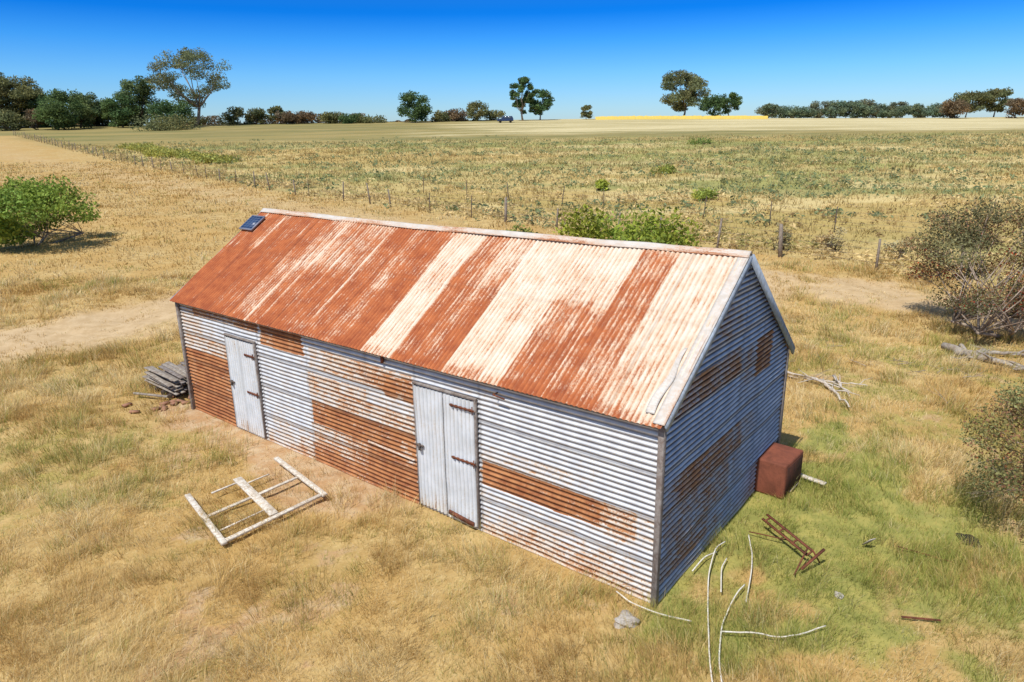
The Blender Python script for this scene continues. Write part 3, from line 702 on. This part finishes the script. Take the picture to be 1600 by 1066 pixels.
# ---------------------------------------------------------------- ground clutter
def G(x,y,dz=0): return np.array([x,y,float(gz(x,y))+dz])
c=np.array([(-5.3,10.1),(-4.2,8.75),(-3.1,10.1),(-4.25,11.35)])
fo=G(-4.2,10.1,.0);e=empty('window_frame',tuple(fo),'old white timber window frame lying flat on dry grass','window frame')
def fp(a,b,dz=.09):
    p=c[0]+a*(c[1]-c[0])+b*(c[3]-c[0])*1.0;p=p+a*b*(c[2]-c[3]-c[1]+c[0]);return np.array([p[0]-fo[0],p[1]-fo[1],dz])
def part(nm,segs,mat=M_WHITEWOOD):
    m=MB()
    for a,b,w,h in segs:m.beam(a,b,w,h)
    bev(mk_obj(nm,m.mesh(nm,mat),parent=e),.002)
part('frame_side',[(fp(-.03,0,.1),fp(1.03,0,.1),.085,.04)])
part('frame_side',[(fp(-.03,1,.13),fp(1.03,1,.1),.085,.04)])
part('frame_rail',[(fp(.99,.03,.095),fp(.99,.97,.095),.075,.035)])
part('mullion',[(fp(.06,.5,.12),fp(.95,.5,.10),.14,.03)])
part('frame_rail',[(fp(.50,.03,.10),fp(.50,.46,.10),.06,.025)])
part('frame_rail',[(fp(.50,.54,.10),fp(.50,.97,.10),.06,.025)])
part('sash_bar',[(fp(.80,.04,.09),fp(.80,.46,.09),.03,.02)])
part('sash_bar',[(fp(.12,.2,.10),fp(.12,.46,.10),.035,.02)])
part('sash_bar',[(fp(.20,.54,.09),fp(.20,.8,.09),.03,.02)])
p=G(4.35,10.35);e=empty('metal_cabinet',tuple(p),'rusty brown metal cabinet lying in green grass beside the shed','cabinet')
ux=np.array([.66,.75,0]);ux/=np.linalg.norm(ux);uy=np.array([-ux[1],ux[0],0]);uz=np.array([0,0,1.])
m=MB();L_,B_,H_=.78,.54,.60
m.box(uz*(H_/2),ux*L_,uy*B_,uz*H_);bev(mk_obj('cabinet_body',m.mesh('cabinet_body',M_CAB),parent=e),.035,3)
m=MB();m.box(uz*(H_*.5)-uy*(B_/2+.003),ux*(L_-.10),uy*.012,uz*(H_-.12));bev(mk_obj('dark_front_panel',m.mesh('dark_front_panel',M_CABD),parent=e),.004)  # flat dark panel painted as the shaded open front
m=MB();m.box(uz*.05-uy*(B_/2+.012)+ux*.1,ux*(L_-.3),uy*.012,uz*.03);mk_obj('bottom_trim',m.mesh('bottom_trim',M_GREYWOOD),parent=e)
def plank(x0,y0,x1,y1,w,h,mat,label,name='timber_plank',cat='plank',dz=.05,dz1=None,group=None):
    a=G(x0,y0,dz);b=G(x1,y1,dz if dz1 is None else dz1);o=(a+b)/2
    m=MB();m.beam(a-o,b-o,w,h);ob=bev(mk_obj(name,m.mesh(name,mat),tuple(o)),.002);ob['label']=label;ob['category']=cat
    if group:ob['group']=group
    return ob
plank(4.78,10.6,5.1,10.2,.09,.03,M_WHITEWOOD,'short white board lying in grass beside the cabinet',dz=.10)
p=G(3.9,8.5);e=empty('steel_chair_frame',tuple(p),'collapsed rusty steel chair frame on the grass','chair frame')
def rel(x,y,z): return np.array([x-p[0],y-p[1],z])
m=MB();m.beam(rel(3.66,9.05,.20),rel(3.98,8.2,.14),.035,.018);m.beam(rel(3.74,9.1,.24),rel(4.06,8.25,.18),.035,.018);
for k in range(4): m.beam(rel(3.67+.10*k,8.98-.26*k,.20-.018*k),rel(3.76+.10*k,9.02-.26*k,.23-.018*k),.02,.015)
mk_obj('back_frame',m.mesh('back_frame',M_RUST),parent=e)
m=MB();m.beam(rel(3.80,7.95,.10),rel(4.18,8.16,.26),.035,.018);m.beam(rel(3.68,7.88,.06),rel(3.98,8.22,.24),.018,.018);m.beam(rel(4.14,8.16,.05),rel(4.0,8.12,.28),.018,.018);mk_obj('leg_frame',m.mesh('leg_frame',M_RUST),parent=e)
m=MB();m.tube([rel(3.42,8.9,.08),rel(3.6,8.78,.10),rel(3.88,8.6,.12)],.009,5);mk_obj('cross_rod',m.mesh('cross_rod',M_RUST),parent=e)
def pipe(pts,r,label,mat=M_PIPE,name='plastic_pipe',cat='pipe',zs=.08,group='white pipes lying in the grass'):
    P=np.array(pts,float);t=np.linspace(0,len(P)-1,len(P)*6)
    x=np.interp(t,range(len(P)),P[:,0]);y=np.interp(t,range(len(P)),P[:,1])
    for _ in range(4):
        x[1:-1]=(x[:-2]+2*x[1:-1]+x[2:])/4;y[1:-1]=(y[:-2]+2*y[1:-1]+y[2:])/4
    z=gz(x,y)+zs+.02*np.sin(t*2);o=np.array([x[0],y[0],z[0]]);m=MB();m.tube(np.stack([x,y,z],-1)-o,r,7)
    ob=mk_obj(name,m.mesh(name,mat,True),tuple(o));ob['label']=label;ob['category']=cat;ob['group']=group
for pts in ([(1.28,7.55),(1.4,7.32),(1.7,7.15),(2.1,6.98)],[(2.4,6.78),(2.8,6.72),(3.2,6.75),(3.68,6.92)],[(2.0,5.6),(2.12,6.3),(2.35,7.2),(2.55,7.9),(2.8,8.45),(3.0,8.65)],
    [(2.1,5.6),(2.22,6.3),(2.45,6.95),(2.7,7.35),(2.95,7.65)],[(2.85,7.3),(3.12,7.9),(3.3,8.4),(3.38,8.8)],[(2.35,7.95),(2.6,8.25),(2.8,8.4)],[(2.6,7.5),(2.75,8.0),(2.9,8.25)]):
    pipe(pts,.009,'thin white curved plastic pipe lying in the grass')
def rock(x,y,r,seed,label,mat=M_ROCK,name='rock',cat='rock',group=None,flat=.6):
    q=np.random.default_rng(seed);import bmesh
    bm=bmesh.new();bmesh.ops.create_icosphere(bm,subdivisions=3,radius=1)
    for v in bm.verts:
        n=v.co.normalized();d=1+.25*math.sin(n.x*3+seed)*math.cos(n.y*4+seed*2)+.12*math.sin(n.z*7+n.x*6+seed)
        v.co=Vector((n.x*d*r,n.y*d*r*.8,max(-.5,min(.75,n.z*d))*r*flat))
    me=bpy.data.meshes.new(name);bm.to_mesh(me);bm.free();me.materials.append(mat)
    ob=mk_obj(name,me,tuple(G(x,y,r*flat*.35)));ob.rotation_euler=(0,0,q.random()*6);ob['label']=label;ob['category']=cat
    if group:ob['group']=group
rock(1.32,7.05,.15,3,'pale grey rock lying by the shed corner')
q=np.random.default_rng(12)
pc=np.array([-7.95,15.45]);dr=np.array([-.75,.66]);dr/=np.linalg.norm(dr);pr=np.array([-dr[1],dr[0]])
for i in range(30):
    lay=i//6;k=i%6-2.5;off=pr*(k*.15+q.normal(0,.02))+dr*q.normal(0,.09);l=.60+q.random()*.22
    a=pc+off-dr*l+pr*q.normal(0,.05);b=pc+off+dr*l
    plank(a[0],a[1],b[0],b[1],.08+.03*q.random(),.022,M_GREYWOOD if i%3 else M_WOOD,'weathered grey plank stacked at the shed corner',dz=.17+.065*lay+.01*(i%2),dz1=.2+.07*lay+q.normal(0,.018),group='weathered planks stacked by the shed corner')
for i in range(4):
    a=pc+dr*(-.5+.33*i)-pr*.42;b=pc+dr*(-.5+.33*i)+pr*.42
    plank(a[0],a[1],b[0],b[1],.09,.09,M_DARKWOOD,'dark timber bearer under the plank stack',name='timber_bearer',cat='timber',dz=.08,group='timber bearers under the plank stack')
bm_=MB();bm_.box((0,0,.02),(.19,0,0),(0,.10,0),(0,0,.045));bm_=bm_.mesh('brick',M_BRICK)
for i in range(16):
    a=q.random();x=-7.7+q.normal(0,.45)+.3*a;y=14.3+q.normal(0,.3)+.5*(1-a)
    s_,t_=st_of(x,y)
    if t_>-.15 and s_<LEN+.1: x-=.5;y-=.6
    o=bpy.data.objects.new('brick',bm_);COL.objects.link(o);o.location=tuple(G(x,y,.0+.02*q.random()));o.rotation_euler=(q.normal(0,.15),q.normal(0,.15),q.random()*6)
    o['label']='broken red brown brick on bare earth by planks';o['category']='brick';o['group']='loose bricks beside the plank stack'
plank(-8.7,14.95,-7.8,14.7,.05,.04,M_GREYWOOD,'thin grey stick lying beside the plank stack',dz=.12)
def branch(pts,r,label,fork=3,seed=1,mat=M_GREYWOOD,name='dead_branch',group='bleached dead branches on the grass'):
    q=np.random.default_rng(seed);P=np.array([G(x,y,.05+.10*q.random()) for x,y in pts]);o=P[0].copy()
    P=P-o;t=np.linspace(0,len(P)-1,len(P)*4);Q=np.stack([np.interp(t,range(len(P)),P[:,i]) for i in range(3)],-1)+q.normal(0,r*.4,(len(t),3))
    m=MB();m.tube(Q,np.linspace(r,r*.35,len(Q)),7)
    for k in range(fork):
        j=q.integers(2,len(Q)-1);d=q.normal(size=3);d[2]=abs(d[2])*.25;d/=np.linalg.norm(d);d*=q.uniform(.3,.7)
        m.tube([Q[j],Q[j]+d*.5+q.normal(0,.04,3),Q[j]+d],[r*.5,r*.3,r*.12],5)
    ob=mk_obj(name,m.mesh(name,mat,True),tuple(o));ob['label']=label;ob['category']='branch';ob['group']=group
lb='bleached dead branch lying on pale dry grass'
M_BONE=wood_mat('bleached_wood',(.62,.56,.49),(.46,.39,.32))
branch([(6.3,15.9),(7.0,15.2),(7.5,14.4)],.035,lb,3,1,M_BONE);branch([(7.2,15.1),(7.1,14.3),(6.95,13.3)],.045,lb,3,2,M_BONE);branch([(6.6,15.6),(7.6,14.9),(8.0,14.6)],.025,lb,2,3,M_BONE)
branch([(7.5,15.3),(7.3,14.0)],.03,lb,2,4,M_BONE)
lb2='heavy grey fallen limb lying under the hawthorn'
branch([(11.3,17.3),(12.0,16.2),(12.7,15.2)],.10,lb2,4,5);branch([(11.2,16.6),(12.3,16.9),(13.3,16.8)],.08,lb2,3,6);branch([(11.8,17.4),(11.4,16.3)],.07,lb2,2,7)
for i in range(14):
    x=9.3+q.normal(0,1.0);y=15.3+q.normal(0,1.0);a=q.random()*6;branch([(x,y),(x+.5*math.cos(a),y+.5*math.sin(a))],.010,'thin dead twig lying on the grass',3,40+i,mat=M_BARK,name='dead_twig',group='dead twigs on the grass')
plank(4.65,7.05,5.1,7.0,.02,.02,M_RUST,'thin rusty steel bar in the grass',name='steel_bar',cat='metal bar',dz=.05)
plank(5.4,8.55,5.95,8.15,.025,.015,M_RUST,'long rusty steel bar in green grass',name='steel_bar',cat='metal bar',dz=.05)
plank(4.98,8.62,5.02,8.5,.10,.012,M_ROCK,'pale bent metal offcut standing in grass',name='metal_offcut',cat='scrap metal',dz=.05,dz1=.20)
rock(6.55,8.75,.15,8,'crumpled dark plastic sheet under the hawthorn bush',M_BLACK,'plastic_sheet','plastic sheet',flat=.4)
rock(4.1,7.5,.06,9,'small grey stone in the dry grass')
rock(-5.0,12.9,.05,10,'small grey stone on bare earth')

# ---------------------------------------------------------------- crop & far vehicle
N=NT('yellow_crop');v=N.vec('pos');nn=N.noise(v,1.5,4);M_CROP=N.done(N.bsdf(N.mix(nn,(.74,.53,.10),(.56,.40,.10)),.9))
xs=np.linspace(.118*224,.352*224,160);V=[]
yv=[221.,221.3,227.];hh=[0.,.9,.7]
rj=np.random.default_rng(3)
for x in xs:
    for y,h in zip(yv,hh): V.append((x,y,float(ter(y,x))+h*(1+.10*rj.normal())-(.3 if h==0 else 0)))
V=np.array(V);idx=np.arange(len(V)).reshape(-1,3);Q=np.stack([idx[:-1,:-1],idx[1:,:-1],idx[1:,1:],idx[:-1,1:]],-1).reshape(-1,4)
mk_obj('yellow_crop',mk_mesh('yellow_crop',V,[Q],M_CROP),kind='stuff')
N=NT('dark_blue_paint');M_CARP=N.done(N.bsdf((.03,.05,.12),.3,.2,.5))
N=NT('car_glass');M_GLS=N.done(N.bsdf((.10,.13,.17),.1,0,.8))
cy=206.;cx=-.9;cz=float(ter(cy,cx));e=empty('parked_car',(cx,cy,cz),'dark blue off road wagon parked at the field edge','car')
prof=[(-2.3,.45),(-2.3,1.0),(-1.2,1.12),(-.6,1.75),(1.9,1.8),(2.25,1.15),(2.3,.45)]
V=[(x,sy*.9,z) for sy in(-1,1) for x,z in prof];n=len(prof);q4=[(i,i+1,n+i+1,n+i) for i in range(n-1)]+[(n-1,0,n,2*n-1)]
me=bpy.data.meshes.new('car_body');me.from_pydata(V,[],q4+[tuple(range(n))[::-1],tuple(range(n,2*n))]);me.materials.append(M_CARP);bev(mk_obj('car_body',me,parent=e),.05,2)
for cx_,wx in ((.1,.85),(1.2,1.0)):
    m=MB();m.box((cx_,-.91,1.42),(wx,0,0),(0,.03,0),(0,0,.42));mk_obj('window',m.mesh('window',M_GLS),parent=e)
for x in(-1.45,1.45):
    for y in(-.82,.82):
        m=MB();m.tube([(x,y-.12,.38),(x,y+.12,.38)],.38,14);mk_obj('wheel',m.mesh('wheel',M_BLACK),parent=e)

# ---------------------------------------------------------------- light
EL=math.radians(58);hd=np.array([-.60,-.80]);hd/=np.linalg.norm(hd)
sd=Vector((hd[0]*math.cos(EL),hd[1]*math.cos(EL),math.sin(EL)))
sl=bpy.data.lights.new('sun','SUN');sl.energy=4.8;sl.angle=math.radians(.5);sl.color=(1,.96,.89)
so=bpy.data.objects.new('sun',sl);COL.objects.link(so);so.rotation_euler=sd.to_track_quat('Z','Y').to_euler()
w=bpy.data.worlds.new('World');S.world=w;w.use_nodes=True;nt=w.node_tree;bg=nt.nodes['Background']
sky=nt.nodes.new('ShaderNodeTexSky');sky.sky_type='NISHITA';sky.sun_disc=False;sky.sun_elevation=EL
sky.sun_rotation=math.atan2(hd[0],hd[1]);sky.altitude=400;sky.air_density=1.0;sky.dust_density=.6;sky.ozone_density=2.
tc=nt.nodes.new('ShaderNodeTexCoord');sx=nt.nodes.new('ShaderNodeSeparateXYZ');nt.links.new(tc.outputs['Generated'],sx.inputs[0])
cr=nt.nodes.new('ShaderNodeValToRGB');nt.links.new(sx.outputs[2],cr.inputs[0]);E=cr.color_ramp.elements
E[0].position=0;E[0].color=(.68,.84,1.12,1);E[1].position=.4;E[1].color=(.9,.93,.9,1)
for p_,c_ in ((.03,(.56,.82,1.16,1)),(.075,(.34,.74,1.22,1)),(.115,(.13,.58,1.22,1)),(.15,(.01,.38,1.10,1)),(.22,(.10,.42,.9,1))):
    el=E.new(p_);el.color=c_
mx=nt.nodes.new('ShaderNodeMix');mx.data_type='RGBA';mx.blend_type='MULTIPLY';mx.inputs[0].default_value=1
nt.links.new(sky.outputs[0],mx.inputs[6]);nt.links.new(cr.outputs[0],mx.inputs[7]);nt.links.new(mx.outputs[2],bg.inputs[0]);bg.inputs[1].default_value=.13

# ---------------------------------------------------------------- camera
p,r=.2915,-.0156
F=Vector((0,math.cos(p),-math.sin(p)));RT=Vector((1,0,0));UP=Vector((0,math.sin(p),math.cos(p)))
R_=RT*math.cos(r)+UP*math.sin(r);U_=-RT*math.sin(r)+UP*math.cos(r)
cam=bpy.data.cameras.new('camera');cam.sensor_width=36;cam.lens=1084.19/1600*36;cam.clip_end=5000;cam.clip_start=.1
co=bpy.data.objects.new('camera',cam);COL.objects.link(co)
M=Matrix(((R_.x,U_.x,-F.x,0),(R_.y,U_.y,-F.y,0),(R_.z,U_.z,-F.z,5.7),(0,0,0,1)));co.matrix_world=M
S.camera=co
